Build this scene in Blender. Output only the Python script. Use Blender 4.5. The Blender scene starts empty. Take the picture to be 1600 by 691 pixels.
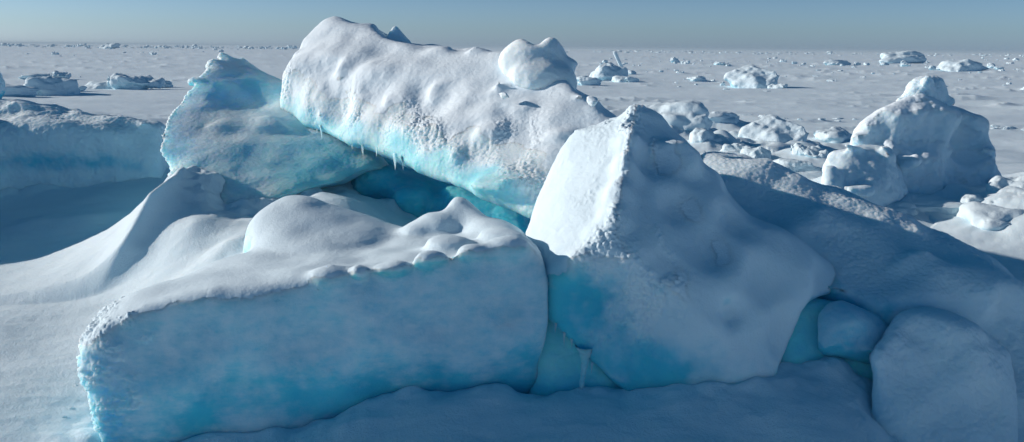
import bpy, math, random, itertools
import numpy as np

random.seed(7)
RNG = np.random.default_rng(11)
scene = bpy.context.scene
col = scene.collection
R = math.radians

# ------------------------------------------------------------------ camera
CAM_H, F_PX, PITCH, ROLL = 3.0, 1386.0, R(11.07), R(0.573)
CAM = np.array([0.0, 0.0, CAM_H])
FWD = np.array([0, math.cos(PITCH), -math.sin(PITCH)])
U0 = np.array([0, math.sin(PITCH), math.cos(PITCH)])
X0 = np.array([1.0, 0, 0])
RIGHT = math.cos(ROLL) * X0 + math.sin(ROLL) * U0
UP = -math.sin(ROLL) * X0 + math.cos(ROLL) * U0


def ray(u, v):
    return FWD + RIGHT * (u - 800) / F_PX + UP * (345.5 - v) / F_PX


def at(u, v, d):
    """world point seen in direction (u, v) of the survey photo at distance y = d"""
    r = ray(u, v)
    return CAM + r * (d / r[1])


def on(u, v, h):
    """world point in direction (u, v) at height h"""
    r = ray(u, v)
    return CAM + r * ((h - CAM_H) / r[2])


import mathutils
cam_d = bpy.data.cameras.new('camera')
cam = bpy.data.objects.new('camera', cam_d)
col.objects.link(cam)
m = mathutils.Matrix((
    (RIGHT[0], UP[0], -FWD[0], CAM[0]),
    (RIGHT[1], UP[1], -FWD[1], CAM[1]),
    (RIGHT[2], UP[2], -FWD[2], CAM[2]),
    (0, 0, 0, 1)))
cam.matrix_world = m
cam_d.sensor_width = 36
cam_d.lens = 36 * F_PX / 1600
cam_d.clip_end = 20000
cam_d.clip_start = 0.05
scene.camera = cam

# ------------------------------------------------------------------ light
SUN_EL, SUN_AZ = 19.5, -80.0         # azimuth from +Y, negative = to the left
sd = np.array([math.sin(R(SUN_AZ)) * math.cos(R(SUN_EL)), math.cos(R(SUN_AZ)) * math.cos(R(SUN_EL)), math.sin(R(SUN_EL))])
sun_d = bpy.data.lights.new('sun', 'SUN')
sun_d.energy = 4.5
sun_d.angle = R(0.53)
sun_d.color = (1.0, 0.865, 0.785)
sun = bpy.data.objects.new('sun', sun_d)
sun.rotation_euler = mathutils.Vector(tuple(sd)).to_track_quat('Z', 'Y').to_euler()
sun.location = (-30, 10, 20)
col.objects.link(sun)

world = bpy.data.worlds.new('World')
scene.world = world
world.use_nodes = True
nt = world.node_tree
nt.nodes.clear()
out = nt.nodes.new('ShaderNodeOutputWorld')
bg = nt.nodes.new('ShaderNodeBackground')
sky = nt.nodes.new('ShaderNodeTexSky')
sky.sky_type = 'NISHITA'
sky.sun_disc = False
sky.sun_elevation = R(SUN_EL)
sky.sun_rotation = R(SUN_AZ)
sky.altitude = 0
sky.air_density = 1.0
sky.dust_density = 0.8
sky.ozone_density = 1.6
grade = nt.nodes.new('ShaderNodeMix')
grade.data_type = 'RGBA'
grade.blend_type = 'MULTIPLY'
grade.inputs[0].default_value = 1.0
# sky tint: blue-grey towards the horizon, darkened overhead to cut the fill light
geo = nt.nodes.new('ShaderNodeTexCoord')
sep = nt.nodes.new('ShaderNodeSeparateXYZ')
nt.links.new(geo.outputs['Generated'], sep.inputs[0])
ramp = nt.nodes.new('ShaderNodeValToRGB')
el = ramp.color_ramp.elements
el[0].position = 0.0; el[0].color = (0.375, 0.57, 1.09, 1)
el[1].position = 1.0; el[1].color = (0.02, 0.16, 0.233, 1)
for p_, c_ in ((0.02, (0.31, 0.48, 0.85, 1)), (0.06, (0.226, 0.352, 0.62, 1)), (0.3, (0.033, 0.18, 0.267, 1))):
    e_ = el.new(p_); e_.color = c_
nt.links.new(sep.outputs['Z'], ramp.inputs[0])
gain = nt.nodes.new('ShaderNodeVectorMath'); gain.operation = 'SCALE'
gain.inputs['Scale'].default_value = 3.0
nt.links.new(ramp.outputs[0], gain.inputs[0])
nt.links.new(sky.outputs[0], grade.inputs[6])
nt.links.new(gain.outputs[0], grade.inputs[7])
nt.links.new(grade.outputs[2], bg.inputs[0])
bg.inputs[1].default_value = 0.068
nt.links.new(bg.outputs[0], out.inputs[0])

scene.view_settings.view_transform = 'Standard'
scene.view_settings.look = 'None'
scene.view_settings.gamma = 1.0
scene.view_settings.exposure = 0.0
scene.view_settings.use_curve_mapping = False

# ------------------------------------------------------------------ noise
M32 = np.uint32


def _hash(ix, iy, iz, seed):
    h = (ix.astype(M32) * M32(374761393)) ^ (iy.astype(M32) * M32(668265263)) ^ (iz.astype(M32) * M32(2147483647)) ^ M32((seed * 974711) & 0xffffffff)
    h ^= h >> M32(13)
    h *= M32(1274126177)
    h ^= h >> M32(16)
    h *= M32(2246822519)
    h ^= h >> M32(13)
    return h


def gnoise(p, seed=0):
    """smooth gradient noise, about -0.7..0.7"""
    i = np.floor(p).astype(np.int64)
    f = (p - i).astype(np.float32)
    w = f * f * f * (f * (f * 6 - 15) + 10)
    res = np.zeros(len(p), np.float32)
    for dx in (0, 1):
        wx = w[:, 0] if dx else 1 - w[:, 0]
        for dy in (0, 1):
            wy = w[:, 1] if dy else 1 - w[:, 1]
            for dz in (0, 1):
                wz = w[:, 2] if dz else 1 - w[:, 2]
                h = _hash(i[:, 0] + dx, i[:, 1] + dy, i[:, 2] + dz, seed)
                gx = (h & M32(1023)).astype(np.float32) / 511.5 - 1
                gy = ((h >> M32(10)) & M32(1023)).astype(np.float32) / 511.5 - 1
                gz = ((h >> M32(20)) & M32(1023)).astype(np.float32) / 511.5 - 1
                res += wx * wy * wz * (gx * (f[:, 0] - dx) + gy * (f[:, 1] - dy) + gz * (f[:, 2] - dz))
    return res


def fbm(p, scale, octaves=3, seed=0, gain=0.5):
    r = np.zeros(len(p), np.float32)
    a = 1.0
    s = scale
    for o in range(octaves):
        r += a * gnoise(p * s, seed + 17 * o)
        a *= gain
        s *= 2.03
    return r


def clumps(p, scale, seed=0):
    """rounded bumps: 1 at cell points falling to 0 between them"""
    q = p * scale
    i = np.floor(q).astype(np.int64)
    f = (q - i).astype(np.float32)
    best = np.full(len(p), 9.0, np.float32)
    for dx in (-1, 0, 1):
        for dy in (-1, 0, 1):
            for dz in (-1, 0, 1):
                h = _hash(i[:, 0] + dx, i[:, 1] + dy, i[:, 2] + dz, seed)
                ox = (h & M32(1023)).astype(np.float32) / 1023 + dx - f[:, 0]
                oy = ((h >> M32(10)) & M32(1023)).astype(np.float32) / 1023 + dy - f[:, 1]
                oz = ((h >> M32(20)) & M32(1023)).astype(np.float32) / 1023 + dz - f[:, 2]
                np.minimum(best, ox * ox + oy * oy + oz * oz, out=best)
    return np.clip(1 - best * 1.3, 0, 1)


def sstep(a, b, x):
    t = np.clip((x - a) / (b - a), 0, 1)
    return t * t * (3 - 2 * t)


# ------------------------------------------------------------------ solid modelling
def hull_planes(pts):
    pts = np.asarray(pts, float)
    planes = []
    for a, b, c in itertools.combinations(range(len(pts)), 3):
        n = np.cross(pts[b] - pts[a], pts[c] - pts[a])
        l = np.linalg.norm(n)
        if l < 1e-6:
            continue
        n /= l
        dd = (pts - pts[a]) @ n
        if dd.max() < 1e-5:
            pass
        elif dd.min() > -1e-5:
            n = -n
        else:
            continue
        off = n @ pts[a]
        for k, (m_, o_, w_) in enumerate(planes):
            if m_ @ n > 0.9985:
                if l > w_:
                    planes[k] = (n, off, l)
                break
        else:
            planes.append((n, off, l))
    return [(n, o) for n, o, w in planes]


class Solid:
    """signed-distance solid made of rounded convex hulls and ellipsoids"""
    def __init__(s):
        s.ops = []
        s.lo = np.full(3, 1e9)
        s.hi = np.full(3, -1e9)

    def hull(s, pts, k=0.06, blend=0.08):
        pts = np.asarray(pts, float)
        s.ops.append(('hull', hull_planes(pts), k, blend))
        s.lo = np.minimum(s.lo, pts.min(0))
        s.hi = np.maximum(s.hi, pts.max(0))
        return s

    def ball(s, c, r, blend=0.08, rot=0.0):
        c = np.asarray(c, float)
        r = np.asarray(r if np.ndim(r) else (r, r, r), float)
        s.ops.append(('ball', c, r, blend, rot))
        s.lo = np.minimum(s.lo, c - r.max())
        s.hi = np.maximum(s.hi, c + r.max())
        return s

    def crag(s, c, size, seed, blend=.04):
        """an angular lump of broken ice frozen on"""
        r = np.random.default_rng(seed)
        p = r.normal(size=(9, 3))
        p /= np.linalg.norm(p, axis=1)[:, None]
        return s.hull(np.asarray(c) + p * np.asarray(size if np.ndim(size) else (size,) * 3) * r.uniform(.8, 1.15, (9, 1)), k=.012 + .05 * np.min(size), blend=blend)

    def surf(s, u, v, lo=5.0, hi=20.0):
        """first point of the surface met in direction (u, v)"""
        r_ = ray(u, v)
        ds = np.linspace(lo, hi, 1500)
        P_ = CAM[None, :] + r_[None, :] * (ds / r_[1])[:, None]
        val = s.value(P_[:, 0], P_[:, 1], P_[:, 2])
        k = np.where(val < 0)[0]
        return (P_[k[0]], r_ / np.linalg.norm(r_)) if len(k) else (None, None)

    def dent(s, u, v, px, depth, blend=.1):
        p, r_ = s.surf(u, v)
        if p is not None:
            R_ = px * p[1] / F_PX
            e = .06
            q = np.array([p + np.array(o) * e for o in ((1, 0, 0), (-1, 0, 0), (0, 1, 0), (0, -1, 0), (0, 0, 1), (0, 0, -1))])
            w = s.value(q[:, 0], q[:, 1], q[:, 2])
            n_ = np.array([w[0] - w[1], w[2] - w[3], w[4] - w[5]])
            n_ /= np.linalg.norm(n_) + 1e-9
            big = min((R_ * R_ + depth * depth) / (2 * depth), 2.2 * R_)
            s.cut_ball(p + n_ * (big - depth), big, blend=blend)
        return s

    def lump(s, u, v, px, h, seed=0, blend=.08):
        p, r_ = s.surf(u, v)
        if p is not None:
            R_ = px * p[1] / F_PX
            s.crag(p + r_ * (R_ * .6 - h), (R_, R_ * .7, R_ * .8), seed, blend)
        return s

    def cut_ball(s, c, r, blend=0.08, rot=0.0):
        s.ops.append(('cut', np.asarray(c, float), np.asarray(r if np.ndim(r) else (r, r, r), float), blend, rot))
        return s

    def outline(s, poly, blend=0.08, grow=0.0):
        """keep only what lies inside a contour surveyed from the photo point; the solid keeps its own depth"""
        poly = np.asarray(poly, float)
        u0, v0 = np.floor(poly.min(0)) - 90
        u1, v1 = np.ceil(poly.max(0)) + 90
        U, W = np.meshgrid(np.arange(u0, u1 + 1, 2), np.arange(v0, v1 + 1, 2), indexing='ij')
        best = np.full(U.shape, 1e9)
        inside = np.zeros(U.shape, bool)
        for k in range(len(poly)):
            a, b = poly[k], poly[(k + 1) % len(poly)]
            e = b - a
            t = np.clip(((U - a[0]) * e[0] + (W - a[1]) * e[1]) / (e @ e), 0, 1)
            best = np.minimum(best, (U - a[0] - t * e[0]) ** 2 + (W - a[1] - t * e[1]) ** 2)
            c = ((a[1] > W) != (b[1] > W)) & (U < e[0] * (W - a[1]) / (e[1] if e[1] else 1e-9) + a[0])
            inside ^= c
        sd_ = np.sqrt(best) * np.where(inside, -1, 1)
        s.ops.append(('cone', sd_.astype(np.float32), (u0, v0), blend, grow))
        return s

    def cut_hull(s, pts, k=0.05, blend=0.06):
        s.ops.append(('cuth', hull_planes(pts), k, blend))
        return s

    def value(s, X, Y, Z):
        v = None
        for op in s.ops:
            if op[0] in ('hull', 'cuth'):
                k = op[2]
                mx = None
                ds = []
                for n, o in op[1]:
                    d = n[0] * X + n[1] * Y + n[2] * Z - o
                    ds.append(d)
                    mx = d.copy() if mx is None else np.maximum(mx, d)
                acc = np.zeros_like(mx)
                for d in ds:
                    acc += np.exp(np.maximum((d - mx) / k, -30))
                d = mx + k * np.log(acc)
            elif op[0] == 'cone':
                dx, dy, dz = X - CAM[0], Y - CAM[1], Z - CAM[2]
                zz = np.maximum(dx * FWD[0] + dy * FWD[1] + dz * FWD[2], .5)
                uu = (800 + F_PX * (dx * RIGHT[0] + dy * RIGHT[1] + dz * RIGHT[2]) / zz - op[2][0]) / 2
                vv = (345.5 - F_PX * (dx * UP[0] + dy * UP[1] + dz * UP[2]) / zz - op[2][1]) / 2
                n0, n1 = op[1].shape
                uu = np.clip(uu, 0, n0 - 1.001); vv = np.clip(vv, 0, n1 - 1.001)
                i0 = uu.astype(int); j0 = vv.astype(int)
                fu = uu - i0; fv = vv - j0
                G = op[1]
                sdv = (G[i0, j0] * (1 - fu) + G[i0 + 1, j0] * fu) * (1 - fv) + (G[i0, j0 + 1] * (1 - fu) + G[i0 + 1, j0 + 1] * fu) * fv
                d = -(sdv * zz / F_PX - op[4])
            else:
                c, r, rot = op[1], op[2], op[4]
                dx, dy, dz = X - c[0], Y - c[1], Z - c[2]
                ca, sa = math.cos(rot), math.sin(rot)
                dx, dy = ca * dx + sa * dy, -sa * dx + ca * dy
                q = np.sqrt((dx / r[0]) ** 2 + (dy / r[1]) ** 2 + (dz / r[2]) ** 2) + 1e-6
                d = (q - 1) * r.min() if False else q * (q - 1) / (np.sqrt((dx / r[0] ** 2) ** 2 + (dy / r[1] ** 2) ** 2 + (dz / r[2] ** 2) ** 2) + 1e-6)
            b = op[3]
            if v is None:
                v = d
            elif op[0] in ('hull', 'ball'):
                h = np.clip(0.5 + 0.5 * (v - d) / b, 0, 1)
                v = v * (1 - h) + d * h - b * h * (1 - h)
            else:
                if op[0] != 'x':
                    d = -d
                h = np.clip(0.5 - 0.5 * (v - d) / b, 0, 1)
                v = v * (1 - h) + d * h + b * h * (1 - h)
        return v

    def mesh(s, h, levels=2):
        lo = s.lo - 4 * h
        hi = s.hi + 4 * h
        n = np.ceil((hi - lo) / h).astype(int) + 1
        ax = [(lo[k] + h * np.arange(n[k])).astype(np.float32) for k in range(3)]
        X, Y, Z = np.meshgrid(*ax, indexing='ij')
        v = s.value(X, Y, Z)
        V, Q = surface_nets(v, lo, h)
        V = relax(V, Q, 2)
        for _ in range(levels):
            V, Q = subdivide(V, Q)
            V = relax(V, Q, 1)
        return V, Q


def surface_nets(v, lo, h):
    v = np.where(np.abs(v) < 1e-7, 1e-7, v)
    ins = v < 0
    nx, ny, nz = v.shape
    acc = np.zeros((nx - 1, ny - 1, nz - 1, 3), np.float32)
    cnt = np.zeros((nx - 1, ny - 1, nz - 1), np.float32)

    def sl(a, b, c):
        return (slice(a, nx - 1 + a), slice(b, ny - 1 + b), slice(c, nz - 1 + c))
    for axis in range(3):
        for p in (0, 1):
            for q in (0, 1):
                o = [0, 0, 0]
                oth = [k for k in range(3) if k != axis]
                o[oth[0]] = p
                o[oth[1]] = q
                o2 = list(o)
                o2[axis] = 1
                a, b = v[sl(*o)], v[sl(*o2)]
                cr = (a < 0) != (b < 0)
                t = np.where(cr, a / np.where(cr, a - b, 1), 0)
                cnt += cr
                for k in range(3):
                    acc[..., k] += cr * (t if k == axis else o[k])
    act = cnt > 0
    idx = np.full(act.shape, -1, np.int64)
    idx[act] = np.arange(act.sum())
    cell = np.argwhere(act)
    V = lo + h * (cell + acc[act] / cnt[act][:, None])
    quads = []
    for axis in range(3):
        oth = [k for k in range(3) if k != axis]
        a = [slice(1, -1)] * 3
        b = [slice(1, -1)] * 3
        a[axis] = slice(0, -1)
        b[axis] = slice(1, None)
        A, B = ins[tuple(a)], ins[tuple(b)]
        cr = np.argwhere(A != B)
        s_ = A[tuple(cr.T)]
        base = cr.copy()
        for k in oth:
            base[:, k] += 1
        def g(da, db):
            c = base.copy()
            c[:, oth[0]] += da
            c[:, oth[1]] += db
            return idx[c[:, 0], c[:, 1], c[:, 2]]
        q = np.stack([g(-1, -1), g(0, -1), g(0, 0), g(-1, 0)], 1)
        flip = ~s_ if axis != 1 else s_
        q[flip] = q[flip][:, ::-1]
        quads.append(q)
    return V.astype(np.float64), np.concatenate(quads)


def subdivide(V, Q):
    E = np.stack([Q, np.roll(Q, -1, 1)], 2).reshape(-1, 2)
    E.sort(axis=1)
    key = E[:, 0] * (len(V) + 1) + E[:, 1]
    uk, inv = np.unique(key, return_inverse=True)
    e0, e1 = uk // (len(V) + 1), uk % (len(V) + 1)
    mid = (V[e0] + V[e1]) / 2
    cen = V[Q].mean(1)
    nv, ne = len(V), len(mid)
    inv = inv.reshape(-1, 4) + nv
    c = np.arange(len(Q)) + nv + ne
    V2 = np.concatenate([V, mid, cen])
    Q2 = np.concatenate([np.stack([Q[:, k], inv[:, k], c, inv[:, k - 1]], 1) for k in range(4)])
    return V2, Q2


def relax(V, Q, it=1, w=0.5):
    for _ in range(it):
        cen = V[Q].mean(1)
        acc = np.zeros_like(V)
        for k in range(3):
            acc[:, k] = sum(np.bincount(Q[:, j], cen[:, k], len(V)) for j in range(4))
        cnt = sum(np.bincount(Q[:, j], minlength=len(V)) for j in range(4))
        V = V * (1 - w) + w * acc / np.maximum(cnt, 1)[:, None]
    return V


def normals(V, Q):
    n = np.cross(V[Q[:, 2]] - V[Q[:, 0]], V[Q[:, 3]] - V[Q[:, 1]])
    N = np.stack([sum(np.bincount(Q[:, j], n[:, k], len(V)) for j in range(4)) for k in range(3)], 1)
    return N / np.maximum(np.linalg.norm(N, axis=1), 1e-12)[:, None]


def to_mesh(name, V, Q, mat, ice=None, loc=None, parent=None, nrm=None):
    me = bpy.data.meshes.new(name)
    V = np.asarray(V, float)
    if loc is None:
        loc = np.array([(V[:, 0].min() + V[:, 0].max()) / 2, (V[:, 1].min() + V[:, 1].max()) / 2, V[:, 2].min()])
    loc = np.asarray(loc, float)
    me.vertices.add(len(V))
    me.vertices.foreach_set('co', (V - loc).astype(np.float32).ravel())
    nq, w = Q.shape
    me.loops.add(nq * w)
    me.loops.foreach_set('vertex_index', Q.astype(np.int32).ravel())
    me.polygons.add(nq)
    me.polygons.foreach_set('loop_start', np.arange(0, nq * w, w, dtype=np.int32))
    me.polygons.foreach_set('loop_total', np.full(nq, w, np.int32))
    me.polygons.foreach_set('use_smooth', np.ones(nq, bool))
    me.update(calc_edges=True)
    me.validate()
    a = me.attributes.new('ice', 'FLOAT', 'POINT')
    a.data.foreach_set('value', (np.zeros(len(V)) if ice is None else ice).astype(np.float32))
    me.materials.append(mat)
    if nrm is not None:
        me.normals_split_custom_set_from_vertices(nrm.astype(np.float32))
    o = bpy.data.objects.new(name, me)
    col.objects.link(o)
    if parent is not None:
        o.parent = parent
        o.location = tuple(loc - np.array(parent.location))
    else:
        o.location = tuple(loc)
    return o


def tag(o, label=None, cat=None, group=None, kind=None):
    if label: o['label'] = label
    if cat: o['category'] = cat
    if group: o['group'] = group
    if kind: o['kind'] = kind
    return o


# ------------------------------------------------------------------ materials
def ice_material(name, snow=(0.70, 0.86, 0.93), ice=(0.10, 0.52, 0.68), bump=0.5, grain=60.0, sss=0.85, fine=True):
    mt = bpy.data.materials.new(name)
    mt.use_nodes = True
    t = mt.node_tree
    t.nodes.clear()
    N = t.nodes.new
    L = t.links.new
    o = N('ShaderNodeOutputMaterial')
    b = N('ShaderNodeBsdfPrincipled')
    L(b.outputs[0], o.inputs[0])
    tc = N('ShaderNodeTexCoord')
    at_ = N('ShaderNodeAttribute')
    at_.attribute_name = 'ice'
    # ragged edge of the frost over the bare ice
    n1 = N('ShaderNodeTexNoise')
    n1.inputs['Scale'].default_value = 9
    n1.inputs['Detail'].default_value = 6
    L(tc.outputs['Object'], n1.inputs['Vector'])
    ad = N('ShaderNodeMath'); ad.operation = 'MULTIPLY_ADD'
    L(n1.outputs['Fac'], ad.inputs[0]); ad.inputs[1].default_value = 0.6; ad.inputs[2].default_value = -0.3
    ad2 = N('ShaderNodeMath'); ad2.operation = 'ADD'
    L(at_.outputs['Fac'], ad2.inputs[0]); L(ad.outputs[0], ad2.inputs[1])
    mr = N('ShaderNodeMapRange'); mr.interpolation_type = 'SMOOTHSTEP'
    mr.inputs['From Min'].default_value = 0.05; mr.inputs['From Max'].default_value = 1.05
    L(ad2.outputs[0], mr.inputs['Value'])
    # snow tint variation
    n2 = N('ShaderNodeTexNoise')
    n2.inputs['Scale'].default_value = 2.2
    n2.inputs['Detail'].default_value = 5
    L(tc.outputs['Object'], n2.inputs['Vector'])
    cs = N('ShaderNodeValToRGB')
    cs.color_ramp.elements[0].position = 0.35
    cs.color_ramp.elements[1].position = 0.65
    cs.color_ramp.elements[0].color = (snow[0] * 0.955, snow[1] * 0.965, snow[2] * 0.97, 1)
    cs.color_ramp.elements[1].color = (*snow, 1)
    L(n2.outputs['Fac'], cs.inputs[0])
    ci = N('ShaderNodeValToRGB')
    ci.color_ramp.elements[0].position = 0.3
    ci.color_ramp.elements[1].position = 0.75
    ci.color_ramp.elements[0].color = (ice[0] * 0.6, ice[1] * 0.85, ice[2] * 0.92, 1)
    ci.color_ramp.elements[1].color = (min(1, ice[0] * 1.7), min(1, ice[1] * 1.15), min(1, ice[2] * 1.1), 1)
    L(n2.outputs['Fac'], ci.inputs[0])
    mx = N('ShaderNodeMix'); mx.data_type = 'RGBA'
    L(mr.outputs[0], mx.inputs[0]); L(cs.outputs[0], mx.inputs[6]); L(ci.outputs[0], mx.inputs[7])
    L(mx.outputs[2], b.inputs['Base Color'])
    rr = N('ShaderNodeMapRange')
    rr.inputs['To Min'].default_value = 0.75; rr.inputs['To Max'].default_value = 0.42
    L(mr.outputs[0], rr.inputs['Value']); L(rr.outputs[0], b.inputs['Roughness'])
    b.inputs['Specular IOR Level'].default_value = 0.25
    b.inputs['IOR'].default_value = 1.31
    if sss > 0:
        b.inputs['Subsurface Weight'].default_value = sss
        rm = N('ShaderNodeMix'); rm.data_type = 'RGBA'
        rm.inputs[6].default_value = (0.75, 0.9, 1.0, 1); rm.inputs[7].default_value = (0.15, 0.7, 1.0, 1)
        L(mr.outputs[0], rm.inputs[0]); L(rm.outputs[2], b.inputs['Subsurface Radius'])
        sm = N('ShaderNodeMapRange')
        sm.inputs['To Min'].default_value = 0.07; sm.inputs['To Max'].default_value = 0.40
        L(mr.outputs[0], sm.inputs['Value']); L(sm.outputs[0], b.inputs['Subsurface Scale'])
    # grain
    g = N('ShaderNodeTexNoise')
    g.inputs['Scale'].default_value = grain
    g.inputs['Detail'].default_value = 4
    g.inputs['Roughness'].default_value = 0.7
    L(tc.outputs['Object'], g.inputs['Vector'])
    bp = N('ShaderNodeBump')
    bp.inputs['Strength'].default_value = bump
    bp.inputs['Distance'].default_value = 0.7 / grain
    L(g.outputs['Fac'], bp.inputs['Height'])
    L(bp.outputs[0], b.inputs['Normal'])
    return mt


MAT_BLOCK = ice_material('frosted_ice', ice=(0.08, 0.62, 0.77))
MAT_PALE = ice_material('pale_frosted_ice', snow=(0.76, 0.895, 0.95), ice=(0.34, 0.80, 0.88))  # pale ice; its snow colour is whitened to make the sunlit slab brighter
MAT_CAPB = ice_material('brightened_frost_cover', snow=(0.78, 0.90, 0.955), ice=(0.45, 0.82, 0.9))  # snow whitened in colour to stand in for stronger sun on the slab
MAT_SHELLB = ice_material('brightened_loose_frost', snow=(0.78, 0.90, 0.955), ice=(0.45, 0.82, 0.9), sss=0)  # same brightened snow colour, for the cap shells
MAT_CAP = ice_material('snow_cover', ice=(0.35, 0.68, 0.78))
MAT_SHELL = ice_material('loose_snow_cover', ice=(0.35, 0.68, 0.78), sss=0)
MAT_SILL = ice_material('glow_tinted_ice', snow=(0.4, 0.9, 0.96), ice=(0.26, 0.88, 0.97))  # ice colour brightened to stand in for light glowing in the hollows
for n_ in MAT_SILL.node_tree.nodes:
    if n_.type == 'MAP_RANGE' and abs(n_.inputs['To Max'].default_value - .40) < 1e-4:
        n_.inputs['To Max'].default_value = 0.10
MAT_GROUND = ice_material('snow_ground_cover', bump=0.75, grain=48, sss=0.4)
MAT_FAR = ice_material('far_snow_and_ice', snow=(0.70, 0.85, 0.91), bump=0.4, grain=12, sss=0.0)
MAT_ICICLE = ice_material('clear_icicle', snow=(0.45, 0.76, 0.86), ice=(0.3, 0.66, 0.78), bump=0.2)


def finish(name, solid, h, levels, mat=None, big=0.05, mid=0.02, frost=0.01, frost_scale=14, fine=0.004,
           seed=0, frost_fn=None, ice_fn=None, spots=(), under=1.0, parent=None, ice0=0.0, split=None):
    """mesh a solid, roughen it and link it as one object (or as a body and a part cut from the same skin)"""
    V, Q = solid.mesh(h, levels)
    N = normals(V, Q)
    if big:
        V = V + N * (big * fbm(V, 1.3, 2, seed))[:, None]
        N = normals(V, Q)
    if mid:
        V = V + N * (mid * fbm(V, 4.5, 3, seed + 5) * (1 - .6 * sstep(.5, .85, N[:, 2])))[:, None]
        N = normals(V, Q)
    r = fbm(V, 2.2, 3, seed + 21)
    ice = ice0 + under * sstep(0.05, -0.7, N[:, 2] + 0.5 * r) * 0.9
    for (c, rad, st) in spots:
        c = np.asarray(c, float)
        rad = np.asarray(rad if np.ndim(rad) else (rad,) * 3, float)
        dd = np.sqrt((((V - c) / rad) ** 2).sum(1))
        ice = ice + st * sstep(1.35, 0.15, dd + 0.5 * r)
    if ice_fn is not None:
        ice = ice + ice_fn(V, N)
    ice = np.clip(ice, -0.3, 1.2)
    if frost:
        w = frost_fn(V, N) if frost_fn else np.ones(len(V))
        w = w * (1 - .75 * sstep(.3, .9, ice))
        c = clumps(V, frost_scale, seed + 3) * 1.0 + 0.55 * clumps(V, frost_scale * 2.1, seed + 4)
        V = V + N * (frost * w * c)[:, None]
    if fine:
        V = V + N * (fine * fbm(V, 22, 3, seed + 9, 0.6))[:, None]
    if split is None:
        return to_mesh(name, V, Q, mat or MAT_BLOCK, ice, parent=parent)
    pname, pmat, pfn = split
    N2 = normals(V, Q)
    m_ = pfn(V, N)[Q].mean(1) > 0.5
    root = bpy.data.objects.new(name, None)
    root.empty_display_size = .3
    root.location = ((V[:, 0].min() + V[:, 0].max()) / 2, (V[:, 1].min() + V[:, 1].max()) / 2, V[:, 2].min())
    col.objects.link(root)
    to_mesh('ice_body', V, Q, mat or MAT_BLOCK, ice, parent=root)
    q = Q[m_]
    used, inv = np.unique(q, return_inverse=True)
    inside = np.bincount(q.ravel(), minlength=len(V)) == np.bincount(Q.ravel(), minlength=len(V))
    lift = np.where(inside, .004, -.003)[used]
    to_mesh(pname, V[used] + N2[used] * lift[:, None], inv.reshape(-1, 4), pmat, ice[used], parent=root, nrm=N2[used])
    return root


def cap_of(lim=.45, seed=5, wob=.12, zmin=.2):
    return lambda V, N: sstep(lim - .02, lim + .02, N[:, 2] + wob * fbm(V, 5, 2, seed)) * (V[:, 2] > zmin)


A = at
off = lambda p, *d: np.asarray(p) + np.array(d)

# ------------------------------------------------------------------ front slab
Fr = [A(175, 492, 6.82), A(300, 455, 6.88), A(520, 432, 6.98), A(700, 405, 7.2), A(850, 385, 7.5),
      A(140, 700, 6.85), A(420, 720, 7.15), A(700, 690, 7.4), A(860, 650, 7.6), A(110, 565, 6.8), A(870, 470, 7.35), A(500, 560, 6.84), A(300, 600, 6.7), A(720, 530, 7.05)]
Bk = [A(180, 462, 7.7), A(330, 402, 8.3), A(560, 362, 9.2), A(810, 346, 9.2)]
Bb = [np.array([p[0], p[1] + 0.2, -0.4]) for p in Bk]
s = Solid().hull(Fr + Bk + Bb, k=0.05)
for (u, v, d, r, b) in [(515, 434, 7.12, (.12, .10, .06), .1), (562, 424, 7.1, (.07, .10, .06), .06), (612, 419, 7.14, (.16, .12, .06), .07),
                        (678, 407, 7.2, (.16, .13, .085), .08), (735, 396, 7.34, (.13, .13, .08), .08), (790, 390, 7.45, (.2, .14, .11), .1),
                        (700, 378, 7.8, (.2, .2, .07), .12), (790, 368, 8.0, (.25, .25, .1), .12),
                        (712, 330, 9.0, (.13, .22, .2), .12), (735, 345, 8.9, (.22, .3, .16), .16), (690, 348, 8.8, (.22, .3, .13), .14),
                        (655, 356, 8.7, (.18, .22, .07), .1), (775, 358, 8.6, (.25, .3, .12), .14)]:
    s.ball(A(u, v, d), r, blend=b)
s.hull([A(372, 380, 8.8), A(405, 312, 9.1), A(440, 288, 9.35), A(482, 300, 9.45), A(560, 322, 9.55), A(625, 345, 9.5), A(400, 392, 8.3), A(470, 388, 8.0), A(560, 380, 8.1), A(650, 362, 8.7), A(450, 335, 8.75),
        off(A(372, 380, 8.8), 0, .1, -.6), off(A(440, 288, 9.35), 0, .3, -.8), off(A(625, 345, 9.5), 0, .1, -.6), off(A(470, 388, 8.0), 0, 0, -.3)], k=.05, blend=.12)
s.cut_ball(A(442, 318, 8.85), (.07, .09, .05), blend=0.08)
for (u, v, px, dep) in [(280, 530, 80, .05), (470, 540, 110, .06), (690, 500, 100, .06), (640, 600, 80, .05), (380, 620, 80, .05), (800, 480, 50, .05)]:
    s.dent(u, v, px, dep, blend=.12)
s.outline([(165, 700), (155, 646), (145, 604), (131, 590), (128, 561), (132, 541), (145, 516), (170, 491), (200, 463), (240, 438), (280, 421), (340, 394), (378, 376), (385, 360), (394, 340), (408, 314), (424, 298), (440, 293),
           (460, 299), (482, 306), (512, 317), (540, 320), (562, 327), (595, 338), (612, 345), (645, 337), (670, 331), (690, 329), (700, 318), (712, 307), (728, 314), (745, 330), (760, 344), (788, 351), (815, 364), (836, 384), (846, 410),
           (852, 440), (851, 480), (843, 540), (838, 572), (846, 606), (846, 660), (820, 760), (200, 780)], blend=.05)
frF = lambda V, N: sstep(-3.0, -3.2, V[:, 0] + .35 * fbm(V, 3.5, 3, 8)) * sstep(.9, .6, N[:, 2]) * (.4 + .9 * sstep(-.2, .2, fbm(V, 5, 2, 9)))
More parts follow.
